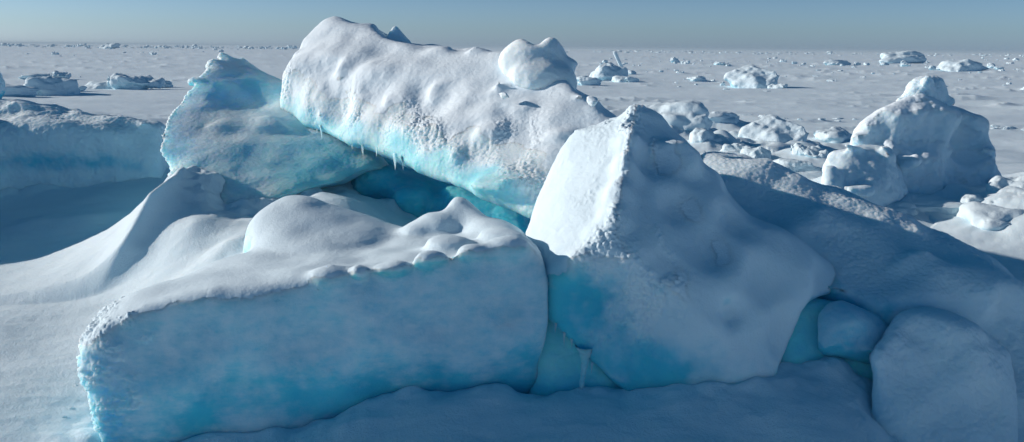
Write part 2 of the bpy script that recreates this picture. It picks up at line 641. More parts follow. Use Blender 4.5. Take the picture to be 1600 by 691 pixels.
capF = lambda V, N: sstep(.42, .46, N[:, 2] + .1 * fbm(V, 6, 2, 5)) * (V[:, 2] > .3)
s.crag(A(340, 452, 6.98), (.10, .10, .05), 3).crag(A(540, 430, 7.05), (.1, .08, .05), 4)
front = finish('ice_slab', s, 0.04, 2, big=0.08, mid=0.010, frost=0.034, frost_scale=27, seed=1, under=0.35, fine=.0015, frost_fn=frF,
               ice_fn=lambda V, N: .2 * fbm(V * np.array([1, 1, 2.4]), 5.0, 5, 14, .78) * sstep(.6, .3, N[:, 2]) + .40 * sstep(.6, .3, N[:, 2]),
               spots=[(A(230, 690, 6.7), (0.9, 0.5, 0.25), 0.15), (A(820, 620, 7.3), (0.5, 0.5, 0.4), 0.45), (A(400, 630, 6.8), (1.4, .6, .35), .25), (A(640, 640, 7.0), (1.2, .6, .3), .35)],
               split=('snow_cap', MAT_SHELL, capF))
tag(front, 'broad front ice slab with long shaded face and smooth sunlit snow on top', 'ice slab')

# ------------------------------------------------------------------ big tilted slab behind
Bf = [A(430, 184, 13.2), A(560, 238, 12.0), A(700, 300, 10.5), A(850, 350, 9.1), A(430, 120, 13.5), A(462, 54, 13.9), A(515, 20, 14.2),
      A(600, 38, 13.7), A(655, 66, 12.8), A(770, 76, 11.9), A(880, 105, 11.2), A(935, 150, 10.6), A(985, 185, 10.3), A(910, 330, 9.2)]
Br = [off(A(430, 184, 13.2), 1.1, 1.8, .1), off(A(700, 300, 10.5), 1.6, 2.0, .1), off(A(850, 350, 9.1), 1.3, 1.6, 0), off(A(985, 185, 10.2), .6, 1.2, -.4),
      off(A(515, 20, 14.2), .8, 1.2, -.3), off(A(770, 76, 11.5), .9, 1.2, -.3)]
s = Solid().hull(Bf + Br, k=0.05)
for (u, v, d, r) in [(515, 160, 12.95, (.3, .3, .2)), (500, 110, 13.4, (.4, .35, .22)), (640, 125, 12.5, (.6, .3, .16)),
                     (560, 95, 13.2, (.4, .4, .15)), (690, 200, 11.25, (.5, .3, .12)), (780, 290, 9.7, (.35, .3, .14)), (610, 205, 11.9, (.4, .3, .15))]:
    s.ball(A(u, v, d), r, blend=0.3)
for (u, v, px, dep) in [(530, 172, 14, .05), (660, 170, 34, .04), (800, 225, 34, .04)]:
    s.dent(u, v, px, dep, blend=.25)
for k, (u, v, px, h_) in enumerate([(512, 150, 22, .1), (505, 185, 16, .08), (620, 160, 26, .07), (690, 150, 30, .07), (765, 215, 26, .08), (820, 170, 26, .07), (780, 140, 16, .07), (545, 110, 24, .07), (720, 245, 20, .05), (800, 280, 22, .08), (880, 215, 26, .07)]):
    s.lump(u, v, px, h_, 510 + k, blend=.14)
s.outline([(440, 181), (440, 163), (439, 140), (443, 115), (452, 98), (464, 82), (467, 68), (474, 56), (488, 46), (502, 37), (512, 31), (523, 28), (536, 32), (545, 36), (558, 39), (574, 40), (586, 41), (595, 51), (604, 58), (625, 66), (640, 70),
           (660, 73), (679, 72), (698, 74), (708, 80), (722, 80), (736, 76), (752, 76), (770, 82), (800, 84), (880, 100), (900, 140), (917, 152), (932, 155), (940, 168), (965, 184), (990, 210), (930, 330),
           (850, 350), (832, 340), (812, 338), (774, 325), (740, 311), (707, 297), (668, 277), (631, 259), (583, 240), (535, 221), (500, 207), (464, 194)], blend=.07)
_e0, _e1 = A(442, 184, 13.2), A(832, 340, 9.1)


def edge_t(V):
    return V[:, 2] - (_e0[2] + (V[:, 0] - _e0[0]) * (_e1[2] - _e0[2]) / (_e1[0] - _e0[0]))


def frB(V, N):
    st = fbm(V * np.array([1.0, .35, .35]), 3.0, 3, 78)      # frost hanging in strands down the face
    return sstep(1.0, .2, edge_t(V) + .9 * fbm(V, 1.3, 3, 77)) * sstep(-.5, .1, N[:, 2]) * (.25 + 1.1 * sstep(-.3, .3, st))


iceB = lambda V, N: .7 * sstep(.5, .08, edge_t(V) + .3 * fbm(V, 1.7, 3, 79))
for k, (u, v, d, z_) in enumerate([(548, 38, 14.1, (.14, .14, .08)), (578, 42, 13.9, (.18, .14, .08)), (697, 77, 12.6, (.13, .13, .09)), (706, 80, 12.5, (.09, .09, .07)), (742, 79, 12.1, (.18, .18, .09)), (925, 158, 10.4, (.18, .2, .11)), (905, 150, 10.6, (.14, .18, .09)),
                                   (450, 150, 13.4, (.16, .2, .2)), (448, 172, 13.2, (.12, .16, .12)), (470, 90, 13.7, (.2, .2, .2)), (790, 150, 10.9, (.18, .18, .12)), (775, 128, 11.2, (.10, .10, .08))]):
    s.crag(A(u, v, d), z_, 300 + k, blend=.07)
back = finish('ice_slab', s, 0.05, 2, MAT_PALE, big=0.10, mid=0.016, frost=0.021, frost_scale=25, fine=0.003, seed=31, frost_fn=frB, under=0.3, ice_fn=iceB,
              spots=[(A(680, 245, 11.3), (.9, .8, .28), .8), (A(760, 290, 10.1), (.5, .6, .22), .6)],
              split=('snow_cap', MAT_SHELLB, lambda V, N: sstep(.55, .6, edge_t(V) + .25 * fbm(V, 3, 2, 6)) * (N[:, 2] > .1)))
tag(back, 'largest leaning ice slab, knobbly frost on its bright face and pale cyan lower edge', 'ice slab')
D = 11.75
kn = Solid().ball(A(838, 105, D), (.52, .45, .42), blend=.1).ball(A(862, 78, D), (.25, .25, .22), blend=.12).ball(A(812, 80, D + .1), (.3, .25, .22), blend=.1) \
    .ball(A(850, 130, D - .3), (.5, .4, .3), blend=.1).ball(A(893, 99, D), (.2, .18, .1), blend=.08).ball(A(800, 105, D), (.3, .35, .3), blend=.1)
kn.cut_ball(A(836, 64, D), (.1, .3, .08), blend=.1)
kn.outline([(777, 103), (780, 88), (784, 77), (795, 67), (808, 60), (822, 60), (831, 63), (837, 68), (846, 61), (855, 56), (864, 55), (871, 58), (876, 66), (880, 74), (885, 87), (896, 92), (905, 97), (902, 104), (897, 108), (901, 120), (902, 146), (880, 152), (855, 150), (822, 140), (790, 122)], blend=.08)
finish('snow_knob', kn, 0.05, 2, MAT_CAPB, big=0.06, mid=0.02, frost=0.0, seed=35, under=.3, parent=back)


def icicle(p, length, r, parent, seed):
    n, k = 9, 9
    V = []
    rr = random.Random(seed)
    ph = rr.uniform(0, 6)
    for i in range(k):
        t = i / (k - 1)
        rad = r * ((1 - t) ** 1.1 * .8 + .2 * (1 - t)) * (1 + 0.22 * rr.uniform(-1, 1)) + 0.0012
        for j in range(n):
            a = 2 * math.pi * j / n
            V.append((p[0] + rad * math.cos(a) + 0.25 * r * math.sin(3 * t + ph), p[1] + rad * math.sin(a), p[2] + r - (length + r) * t))
    V.append((p[0], p[1], p[2] + r * 1.5)); V.append((p[0] + 0.25 * r * math.sin(3 + ph), p[1], p[2] - length - 0.004))
    T = []
    for i in range(k - 1):
        for j in range(n):
            a, b = i * n + j, i * n + (j + 1) % n
            T += [(a, b + n, b), (a, a + n, b + n)]
    for j in range(n):
        T += [(k * n, j, (j + 1) % n), (k * n + 1, (k - 1) * n + (j + 1) % n, (k - 1) * n + j)]
    return to_mesh('icicle', np.array(V), np.array(T), MAT_ICICLE, np.full(len(V), 0.4), loc=np.asarray(p, float), parent=parent)


rI = random.Random(3)
for q in range(9):
    u = rI.choice([455, 480, 492, 500, 515, 557, 563, 570, 590, 625, 657, 700]) + rI.uniform(-9, 9)
    t = (u - 442) / (832 - 442)
    e = A(u, 186 + (340 - 186) * t - 2, 1 / ((1 - t) / 13.2 + t / 9.1) + rI.uniform(.03, .16))
    l = rI.uniform(.02, .07) if rI.random() < .8 else rI.uniform(.09, .14)
    icicle(off(e, 0, .03, .08), l + .08, .012 + .08 * l, back, q)

# ------------------------------------------------------------------ shard on top of the big slab
s = Solid().hull([A(617, 36, 13.9), A(600, 58, 13.8), A(645, 66, 13.8), A(600, 90, 13.8), A(648, 92, 13.8), A(622, 38, 14.2), A(645, 80, 14.3), A(604, 80, 14.3)], k=0.012)
s.outline([(602, 50), (608, 44), (616, 39), (622, 43), (628, 51), (634, 58), (643, 67), (646, 95), (600, 95)], blend=.02)
sh = finish('ice_shard', s, 0.03, 2, big=0.02, mid=0.012, frost=.004, seed=41)
tag(sh, 'small pointed triangular ice shard standing on the top of the largest slab', 'ice shard')

# ------------------------------------------------------------------ left leaning slab
Lf = [A(350, 74, 14.8), A(300, 118, 13.7), A(235, 180, 12.3), A(220, 240, 11.5), A(232, 285, 11.1), A(300, 320, 10.55), A(380, 360, 10.25), A(540, 340, 10.7),
      A(600, 262, 11.9), A(500, 140, 14.6), A(400, 95, 15.0)]
Lr = [off(p, .5, 1.3, -.1) for p in (Lf[0], Lf[2], Lf[4], Lf[8], Lf[9])] + [off(Lf[6], .4, 1.6, -.5)]
s = Solid().hull(Lf + Lr, k=0.05)
for k, (u, v, d, z_) in enumerate([(350, 90, 14.7, (.18, .2, .13)), (378, 98, 14.9, (.2, .2, .12)), (408, 115, 14.9, (.3, .25, .12)), (330, 104, 14.2, (.2, .2, .14)), (300, 125, 13.6, (.2, .2, .16)), (430, 140, 14.5, (.3, .25, .15))]):
    s.crag(A(u, v, d), z_, 330 + k, blend=.12)
s.cut_ball(A(255, 235, 11.3), (.25, .3, .25), blend=.2)
for (u, v, px, dep) in [(400, 155, 40, .08)]:
    s.dent(u, v, px, dep, blend=.25)
s.lump(425, 200, 34, .10, 501, .15).lump(360, 200, 30, .06, 502, .15)
s.outline([(348, 81), (356, 84), (364, 92), (372, 91), (380, 88), (392, 99), (405, 108), (419, 115), (442, 125), (500, 150), (610, 262), (572, 268), (540, 284), (480, 296), (420, 318), (384, 350), (300, 345), (274, 284), (262, 279), (250, 275), (236, 268), (230, 252), (230, 240),
           (235, 222), (236, 214), (247, 196), (250, 180), (257, 164), (264, 150), (275, 141), (290, 128), (304, 117), (318, 104), (330, 96), (338, 88)], blend=.07)
frL = lambda V, N: 0.25 * sstep(0, .3, fbm(V, 1.2, 2, 55)) + 0.9 * sstep(0.0, -0.5, N[:, 0])
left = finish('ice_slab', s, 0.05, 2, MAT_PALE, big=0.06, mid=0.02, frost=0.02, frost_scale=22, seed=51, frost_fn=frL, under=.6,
              spots=[(A(385, 150, 13.8), (.8, 1.0, .45), .6), (A(440, 250, 11.8), (1.2, 1.0, .5), .45), (A(280, 245, 11.2), (.5, .5, .3), .3)],
              ice_fn=lambda V, N: .36 + .25 * fbm(V, 1.1, 3, 59) + .5 * sstep(1.75, 1.3, V[:, 2] + .4 * fbm(V, 1.6, 2, 58)) * sstep(-3.2, -2.7, V[:, 0]))
tag(left, 'leaning ice slab with pale turquoise face and bright ragged left rim', 'ice slab')

# ------------------------------------------------------------------ blue block in the gully under the big slab
s = Solid().hull([A(470, 205, 13.6), A(560, 235, 12.9), A(700, 292, 12.2), A(830, 335, 11.2), A(480, 330, 12.6), A(600, 380, 11.6), A(760, 400, 10.9), A(840, 400, 10.6),
                  A(480, 200, 14.6), A(830, 300, 13.2), A(600, 345, 14.2), A(840, 380, 13.0)], k=0.08)
s.ball(A(592, 285, 12.3), (.42, .35, .3), blend=.2).ball(A(640, 310, 12.0), (.3, .35, .25), blend=.2).ball(A(530, 290, 12.7), (.45, .3, .2), blend=.2)
gb = finish('ice_block', s, 0.06, 2, big=0.14, mid=0.05, frost=0.012, seed=61, ice0=.9)
tag(gb, 'deep blue bare ice block in the shadow under the largest slab', 'ice block')

# ------------------------------------------------------------------ peaked block
Kf = [A(985, 158, 8.7), A(1040, 172, 8.85), A(1110, 235, 8.75), A(885, 200, 9.0), A(855, 250, 8.85), A(818, 342, 8.5), A(812, 380, 8.25), A(820, 430, 7.75), A(885, 408, 7.34),
      A(962, 380, 7.3), A(850, 510, 7.52), A(915, 590, 7.45), A(980, 660, 7.3), A(1190, 660, 7.15), A(1200, 340, 8.15), A(1275, 415, 7.95), A(1262, 520, 7.65), A(1230, 650, 7.3),
      A(1090, 480, 7.14), A(970, 280, 7.95), A(1150, 420, 7.4)]
Kr = [off(Kf[1], .2, 1.0, -.5), off(A(885, 200, 9.0), .3, .6, -.3), off(Kf[6], .3, 1.0, 0), off(Kf[12], .2, 1.3, 0), off(Kf[13], .2, 1.3, 0), off(Kf[15], .2, 1.2, -.1)]
s = Solid().hull(Kf + Kr, k=0.025)
for (u, v, d, r) in [(985, 235, 8.25, (.13, .16, .2)), (966, 310, 7.75, (.13, .13, .18)), (940, 372, 7.5, (.14, .1, .1)), (980, 270, 7.98, (.12, .12, .18)), (960, 345, 7.55, (.12, .12, .12)), (1060, 250, 8.35, (.25, .2, .2))]:
    s.ball(A(u, v, d), r, blend=.12)
for (u, v, px, dep) in [(1062, 325, 42, .10), (1148, 488, 26, .09), (1042, 412, 34, .06), (1108, 380, 62, .10), (1018, 255, 26, .05), (1152, 345, 40, .09), (1228, 520, 46, .16), (1000, 490, 90, .08), (1130, 575, 60, .05), (1196, 440, 34, .07),
                        (925, 470, 60, .08), (1075, 235, 30, .05)]:
    s.dent(u, v, px, dep, blend=.07)
for k, (u, v, d, z_) in enumerate([(990, 176, 8.7, (.12, .16, .08)), (1022, 182, 8.8, (.14, .16, .07)), (978, 215, 8.4, (.1, .12, .1)), (985, 255, 8.1, (.1, .1, .1)), (972, 300, 7.8, (.12, .1, .12)), (962, 335, 7.6, (.1, .1, .1)), (948, 365, 7.45, (.12, .1, .09)), (912, 392, 7.4, (.1, .08, .06)), (895, 400, 7.36, (.08, .08, .05)),
                                   (1098, 245, 8.7, (.1, .12, .1)), (1132, 288, 8.5, (.1, .12, .1))]):
    s.crag(A(u, v, d), z_, 360 + k, blend=.08)
s.hull([A(1150, 340, 8.2), A(1210, 350, 8.25), A(1310, 405, 8.55), A(1330, 450, 8.4), A(1262, 470, 7.98), A(1225, 500, 7.72), A(1150, 500, 7.25), A(1130, 420, 7.5), A(1190, 560, 7.5),
        off(A(1210, 350, 8.25), .2, .8, -.2), off(A(1330, 450, 8.4), .1, .5, -.1), off(A(1190, 560, 7.5), .1, .8, 0)], k=.05, blend=.16)
s.dent(1215, 430, 36, .05, blend=.1)
s.outline([(890, 212), (896, 205), (912, 203), (930, 200), (948, 193), (965, 185), (976, 174), (986, 168), (1005, 168), (1016, 171), (1024, 178), (1034, 183), (1044, 195), (1053, 204), (1072, 215), (1084, 226), (1096, 235), (1101, 252), (1108, 258), (1120, 264), (1130, 276), (1134, 296), (1144, 310), (1156, 325),
           (1170, 340), (1190, 350), (1225, 360), (1270, 378), (1310, 402), (1340, 440), (1325, 456), (1292, 460), (1266, 466), (1250, 484), (1240, 505), (1226, 540), (1214, 580), (1205, 640), (1200, 720), (1010, 720), (980, 614), (948, 591), (930, 574), (917, 564), (905, 548), (897, 537), (886, 524), (879, 515), (868, 503), (858, 493), (850, 470), (845, 447), (838, 425), (831, 407), (822, 388), (824, 372), (830, 340), (838, 315), (850, 290), (858, 272), (868, 252), (880, 228)], blend=.035)
frK = lambda V, N: 1.2 * sstep(1.55, 1.25, V[:, 0]) * sstep(.35, .1, N[:, 0]) * sstep(-.6, -.25, N[:, 0]) * (.3 + sstep(-.2, .2, fbm(V, 2.5, 2, 76))) + .6 * sstep(.0, -.4, N[:, 2]) * sstep(1.9, 1.5, V[:, 0])
peak = finish('ice_block', s, 0.042, 2, big=0.06, mid=0.012, frost=0.016, frost_scale=28, fine=.002, seed=71, frost_fn=frK, under=.55, split=('snow_cap', MAT_SHELL, lambda V, N: sstep(.02, -.02, N[:, 0] + .15 * fbm(V, 5, 2, 7)) * (N[:, 2] > .12) * (V[:, 2] > .9)),
              spots=[(A(860, 470, 7.7), (.45, .6, .5), .8), (A(960, 560, 7.3), (.8, .7, .5), .65), (A(1080, 600, 7.15), (1.0, .8, .4), .4), (A(1180, 640, 7.2), (.4, .6, .22), .5), (A(940, 440, 7.3), (.5, .5, .3), .3)])
tag(peak, 'pointed pyramid-like ice block with sunlit snowy left side and turquoise undercut base', 'ice block')
# frost-covered ice column in the opening beside it
n = 14
V, Q = [], []
p0 = A(914, 540, 7.42); p1 = A(909, 630, 7.40)
rows = 30
for i in range(rows):
    t = i / (rows - 1)
    c = p0 * (1 - t) + p1 * t
    rad = 0.013 + 0.07 * (1 - t) ** 6 + 0.018 * t ** 6
    for j in range(n):
        a = 2 * math.pi * j / n
        V.append((c[0] + rad * math.cos(a) + .008 * math.sin(7 * t), c[1] + rad * math.sin(a), c[2]))
for i in range(rows - 1):
    for j in range(n):
        Q.append((i * n + j, (i + 1) * n + j, (i + 1) * n + (j + 1) % n, i * n + (j + 1) % n))
V = np.array(V); Q = np.array(Q)
V, Q = subdivide(V, Q)
Nn = normals(V, Q)
V = V + Nn * (.014 * clumps(V, 34, 5))[:, None]
to_mesh('icicle', V, Q, MAT_BLOCK, np.full(len(V), .6), parent=peak)
for q, (u, v, d, l) in enumerate([(868, 512, 7.46, .05), (882, 526, 7.45, .09), (893, 536, 7.44, .05), (925, 574, 7.42, .06)]):
    icicle(off(A(u, v, d), 0, 0, .03), l + .03, .012, peak, 60 + q)
# low bare ice behind the opening, colour brightened as if light came through
s = Solid().hull([A(822, 490, 7.66), A(880, 455, 7.74), A(940, 540, 7.6), A(1000, 610, 7.42), A(822, 660, 7.36), A(1000, 690, 7.32), A(890, 458, 8.2), A(822, 520, 8.15), A(1000, 610, 7.95), A(822, 660, 8.0), A(1000, 690, 7.9)], k=.04)
o = finish('ice_block', s, .04, 2, MAT_SILL, big=.06, mid=.03, frost=.0, seed=75, ice0=1.0)
tag(o, 'bare ice brightened to pale turquoise as if lit from behind, seen through the opening between the front slab and the pointed block', 'ice block')

# ------------------------------------------------------------------ long slab sloping down to the right
Rf = [A(1075, 220, 10.2), A(1180, 240, 9.95), A(1290, 280, 9.6), A(1400, 325, 9.2), A(1540, 395, 8.6), A(1610, 460, 8.2), A(1800, 600, 7.8),
      A(1150, 400, 8.5), A(1240, 440, 8.1), A(1400, 490, 8.2), A(1560, 550, 7.9), A(1800, 760, 7.3), A(1180, 620, 8.3), A(1600, 700, 7.5)]
Rr = [off(A(1075, 220, 10.2), .4, .5, -.1), off(A(1290, 280, 9.6), .4, .5, -.12), off(A(1540, 395, 8.6), .4, .45, -.12), off(A(1800, 600, 7.8), .4, .5, -.1),
      off(A(1075, 220, 10.2), .5, 1.0, -1.5), off(A(1800, 600, 7.8), .5, 1.3, -.6), np.array([2.2, 9.6, -.3]), np.array([5.5, 8.8, -.4])]
s = Solid().hull(Rf + Rr, k=0.05)
s.ball(A(1300, 400, 8.9), (.8, .3, .25), blend=.3).ball(A(1480, 460, 8.3), (.7, .3, .25), blend=.3)
s.cut_ball(A(1296, 535, 7.85), (.54, .62, .5), blend=.06)
for (u, v, px, dep) in [(1180, 320, 60, .08), (1350, 400, 80, .10), (1490, 455, 70, .10), (1570, 520, 60, .08), (1260, 390, 50, .07), (1420, 365, 40, .05)]:
    s.dent(u, v, px, dep, blend=.1)
for k, (u, v, px, h_) in enumerate([(1215, 268, 22, .05), (1255, 284, 18, .05), (1330, 315, 22, .05), (1440, 362, 20, .05), (1300, 350, 50, .05), (1440, 425, 50, .06), (1530, 470, 40, .06)]):
    s.lump(u, v, px, h_, 480 + k, blend=.14)
s.outline([(1085, 228), (1096, 230), (1126, 234), (1161, 243), (1187, 250), (1210, 258), (1232, 267), (1260, 280), (1288, 290), (1310, 297), (1323, 303), (1345, 311), (1364, 318), (1384, 326), (1404, 335), (1425, 342), (1440, 352), (1455, 363), (1485, 375), (1516, 389), (1540, 401), (1556, 409), (1572, 422), (1587, 434), (1604, 452),
           (1700, 530), (1850, 650), (1850, 900), (1100, 800), (1060, 400)], blend=.06)
frR = lambda V, N: 0.15 + sstep(.1, .6, N[:, 2])
rs = finish('ice_slab', s, 0.05, 2, big=0.10, mid=0.02, frost=0.007, frost_scale=26, seed=81, frost_fn=frR, under=.2,
            spots=[(A(1285, 515, 8.3), (.66, 1.2, .55), 1.2), (A(1270, 450, 8.2), (.2, .4, .2), .4)])
tag(rs, 'long shaded ice slab running down to the right edge with a small turquoise cave', 'ice slab')
s = Solid().hull([A(1200, 600, 7.6), A(1205, 470, 7.95), A(1258, 455, 7.98), A(1330, 458, 8.1), A(1400, 490, 8.15), A(1280, 540, 7.85), A(1400, 620, 7.7), A(1210, 640, 7.5), A(1240, 450, 8.8), A(1400, 500, 8.8), A(1200, 600, 8.6), A(1225, 560, 7.7)], k=.08)
o = finish('ice_block', s, .045, 2, MAT_SILL, big=.08, mid=.015, frost=0, seed=89, under=0, ice0=1.0)
tag(o, 'turquoise bare ice lining the back of the cave right of the pointed block', 'ice block')
s = Solid().hull([A(1268, 480, 7.95), A(1312, 456, 8.0), A(1386, 492, 7.95), A(1404, 532, 7.85), A(1345, 562, 7.66), A(1274, 545, 7.70), A(1330, 500, 7.58), A(1300, 470, 8.3), A(1395, 520, 8.3), A(1280, 560, 8.1), A(1390, 580, 8.0), A(1290, 500, 7.72)], k=.03)
s.crag(A(1300, 545, 7.66), (.14, .1, .08), 520, .06).crag(A(1370, 548, 7.66), (.14, .1, .09), 521, .06)
o = finish('ice_boulder', s, 0.04, 2, big=.08, mid=.025, frost=.0, seed=91, under=.5, ice0=.5)
tag(o, 'rounded grey blue ice boulder sitting inside the turquoise cave', 'ice boulder')
s = Solid().hull([A(1355, 600, 7.35), A(1375, 505, 7.75), A(1430, 474, 7.95), A(1520, 480, 7.95), A(1600, 550, 7.75), A(1605, 600, 7.55), A(1610, 730, 7.15), A(1350, 730, 7.05), A(1440, 560, 7.30), A(1540, 580, 7.25),
                  A(1430, 560, 8.85), A(1580, 600, 8.65), A(1340, 650, 8.25)], k=.06)
s.ball(A(1460, 510, 7.80), (.4, .35, .18), blend=.2).ball(A(1385, 560, 7.60), (.25, .3, .22), blend=.2).cut_ball(A(1425, 590, 7.13), (.32, .2, .14), blend=.2)
for (u, v, px, dep) in [(1455, 575, 60, .07), (1545, 630, 50, .08), (1480, 650, 50, .06), (1430, 520, 30, .04)]:
    s.dent(u, v, px, dep, blend=.1)
s.lump(1400, 548, 30, .06, 495, .12).lump(1520, 560, 40, .05, 496, .15)
s.outline([(1330, 720), (1352, 640), (1362, 590), (1358, 560), (1366, 545), (1384, 530), (1392, 512), (1405, 495), (1425, 485), (1446, 482), (1475, 484), (1500, 492), (1530, 505), (1552, 518), (1572, 533), (1586, 546), (1589, 556), (1583, 566), (1586, 590), (1588, 625), (1590, 780), (1330, 780)], blend=.07)
o = finish('snow_covered_block', s, .04, 2, MAT_BLOCK, big=.07, mid=.02, frost=.006, frost_scale=22, seed=95, under=.5)
tag(o, 'rounded snow covered block at bottom right below the long sloping slab', 'ice block')

# ------------------------------------------------------------------ far left wall slab
s = Solid().hull([A(-160, 140, 16.6), A(20, 148, 16.5), A(100, 160, 16.4), A(170, 172, 16.3), A(250, 186, 16.2), A(-160, 320, 15.6), A(120, 318, 15.4), A(255, 295, 15.6),
                  A(-160, 140, 18.2), A(100, 158, 18), A(260, 195, 17.6), A(-160, 310, 18), A(265, 290, 17.6), A(60, 215, 15.7), A(200, 225, 15.7)], k=.06)
s.ball(A(60, 215, 15.75), (1.5, .3, .3), blend=.35)
s.cut_ball(A(120, 275, 15.15), (1.8, .3, .2), blend=.25)
for k, (u, v, d, z_) in enumerate([(30, 160, 16.4, (.4, .3, .14)), (75, 170, 16.4, (.3, .25, .1)), (118, 178, 16.3, (.22, .2, .12)), (165, 186, 16.2, (.25, .2, .12)), (190, 186, 16.2, (.2, .2, .1)), (225, 194, 16.1, (.25, .2, .1)), (140, 205, 15.9, (.3, .2, .15)), (60, 200, 15.8, (.4, .2, .15))]):
    s.crag(A(u, v, d), z_, 390 + k, blend=.08)
s.outline([(-200, 150), (-20, 150), (0, 155), (28, 152), (44, 158), (56, 165), (72, 166), (90, 168), (105, 176), (120, 172), (132, 179), (150, 184), (165, 181), (178, 184), (190, 181), (210, 188), (240, 190), (262, 200), (280, 300), (250, 340), (-200, 340)], blend=.1)
s.hull([np.array(p, float) for p in [(-9.4, 14.8, 2.0), (-10.2, 16.2, 2.2), (-13.2, 12.4, 2.4), (-13.4, 16.2, 2.6), (-9.2, 12.4, 1.55), (-9.1, 12.2, -.3), (-9.0, 16.4, -.3), (-13.5, 12, -.3), (-13.6, 16.6, -.3), (-9.1, 15.2, 1.6)]], k=.12, blend=.3)  # unseen extension left of the view, added to shade the slab and ground
o = finish('ice_slab', s, .07, 2, big=.10, mid=.025, frost=.012, frost_scale=14, seed=101, under=.3,
           spots=[(A(60, 258, 15.4), (1.8, .8, .2), .5), (A(180, 258, 15.4), (.7, .8, .2), .4)])
tag(o, 'shaded ice slab at the left edge with a turquoise band along its foot', 'ice slab')
s = Solid().hull([A(-30, 100, 17.2), A(2, 102, 17.2), A(14, 130, 17.1), A(-4, 165, 17.0), A(-60, 165, 17), A(-20, 104, 17.7), A(4, 150, 17.7), A(-60, 165, 17.8)], k=.04)
o = finish('ice_chunk', s, .05, 2, big=.06, mid=.03, frost=.01, seed=103)
tag(o, 'pale ice chunk cut by the left edge, on top of the shaded left slab', 'ice chunk')
# ------------------------------------------------------------------ mound on the right
s = Solid().hull([A(1405, 145, 16.2), A(1490, 150, 16.2), A(1545, 180, 16.4), A(1570, 250, 16.3), A(1385, 160, 15.9), A(1330, 195, 15.7), A(1455, 235, 15.2), A(1420, 262, 15.0), A(1320, 262, 15.3), A(1490, 265, 15.3),
                  A(1285, 345, 15.0), A(1595, 345, 15.6), A(1450, 350, 14.8), A(1500, 170, 17.2), A(1370, 190, 17), A(1575, 280, 17.5), A(1330, 280, 17.2)], k=.08)
for (u, v, d, r) in [(1395, 195, 15.75, (.6, .4, .4)), (1540, 215, 16.3, (.35, .4, .4)), (1455, 190, 15.9, (.5, .4, .4))]:
    s.ball(A(u, v, d), r, blend=.25)
for k, (u, v, d, z_) in enumerate([(1345, 215, 15.5, (.3, .3, .25)), (1390, 180, 15.8, (.4, .3, .2)), (1430, 165, 15.8, (.3, .3, .2)), (1500, 185, 16.1, (.35, .3, .3)), (1538, 200, 16.2, (.25, .3, .2)), (1535, 235, 16.0, (.25, .3, .25)), (1550, 255, 15.9, (.25, .3, .2)), (1420, 250, 15.1, (.3, .25, .2)), (1380, 230, 15.4, (.3, .3, .3)), (1400, 215, 15.5, (.3, .3, .2))]):
    s.crag(A(u, v, d), z_, 420 + k, blend=.08)
for (u, v, px, dep) in [(1512, 225, 42, .40), (1425, 215, 26, .18), (1460, 200, 24, .1), (1500, 265, 40, .2), (1380, 195, 30, .12)]:
    s.dent(u, v, px, dep, blend=.12)
for k, (u, v, px, h_) in enumerate([(1440, 180, 26, .12), (1478, 235, 20, .15), (1452, 250, 18, .12), (1545, 235, 16, .15), (1530, 195, 18, .15), (1548, 262, 18, .15), (1360, 205, 20, .12), (1405, 240, 18, .1)]):
    s.lump(u, v, px, h_, 460 + k, blend=.12)
s.outline([(1290, 350), (1300, 260), (1325, 222), (1334, 212), (1342, 202), (1350, 190), (1358, 184), (1375, 170), (1386, 165), (1400, 157), (1415, 146), (1450, 140), (1484, 150), (1500, 162), (1512, 168), (1525, 177), (1536, 184), (1542, 196), (1542, 212), (1550, 227), (1557, 237), (1552, 252), (1556, 264), (1570, 290), (1590, 350)], blend=.06)
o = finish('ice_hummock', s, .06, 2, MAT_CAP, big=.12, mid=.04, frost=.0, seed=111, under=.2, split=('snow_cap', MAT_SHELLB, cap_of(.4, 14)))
tag(o, 'tall snow covered ice hummock on the right, lit left and dark on its right side', 'ice hummock')
s = Solid().hull([A(1415, 118, 16.0), A(1480, 112, 16.1), A(1495, 160, 16.1), A(1400, 165, 15.9), A(1440, 175, 15.7), A(1410, 165, 16.8), A(1485, 165, 16.8), A(1450, 112, 16.6), A(1430, 135, 15.75), A(1470, 140, 15.8)], k=.07)
s.outline([(1395, 162), (1408, 152), (1417, 142), (1420, 130), (1428, 124), (1440, 121), (1455, 119), (1470, 121), (1480, 130), (1483, 142), (1481, 155), (1490, 170), (1440, 182), (1400, 172)], blend=.07)
s.crag(A(1408, 160, 15.95), (.2, .2, .12), 530, .08).crag(A(1485, 158, 16.1), (.2, .2, .16), 531, .08).crag(A(1445, 132, 15.9), (.22, .2, .15), 532, .08)
o = finish('ice_chunk', s, .045, 2, big=.09, mid=.04, frost=.012, frost_scale=14, seed=113, under=.2)
tag(o, 'bright knobbly ice chunk perched on the very top of the right hummock', 'ice chunk')
s = Solid().hull([A(1275, 215, 15.0), A(1350, 206, 15.0), A(1415, 225, 14.9), A(1435, 290, 14.6), A(1270, 265, 14.6), A(1285, 335, 14.3), A(1430, 335, 14.3), A(1340, 245, 14.35), A(1290, 320, 15.8), A(1440, 320, 15.6), A(1350, 215, 15.6)], k=.12)
s.outline([(1275, 330), (1276, 270), (1280, 245), (1287, 232), (1300, 228), (1316, 230), (1330, 222), (1350, 216), (1375, 217), (1392, 226), (1404, 242), (1412, 262), (1435, 300), (1445, 340), (1290, 350)], blend=.12)
for k, (u, v, d, z_) in enumerate([(1330, 232, 14.8, (.4, .3, .15)), (1385, 235, 14.8, (.3, .3, .2)), (1300, 280, 14.4, (.3, .2, .25)), (1345, 300, 14.2, (.3, .2, .2))]):
    s.crag(A(u, v, d), z_, 440 + k, blend=.1)
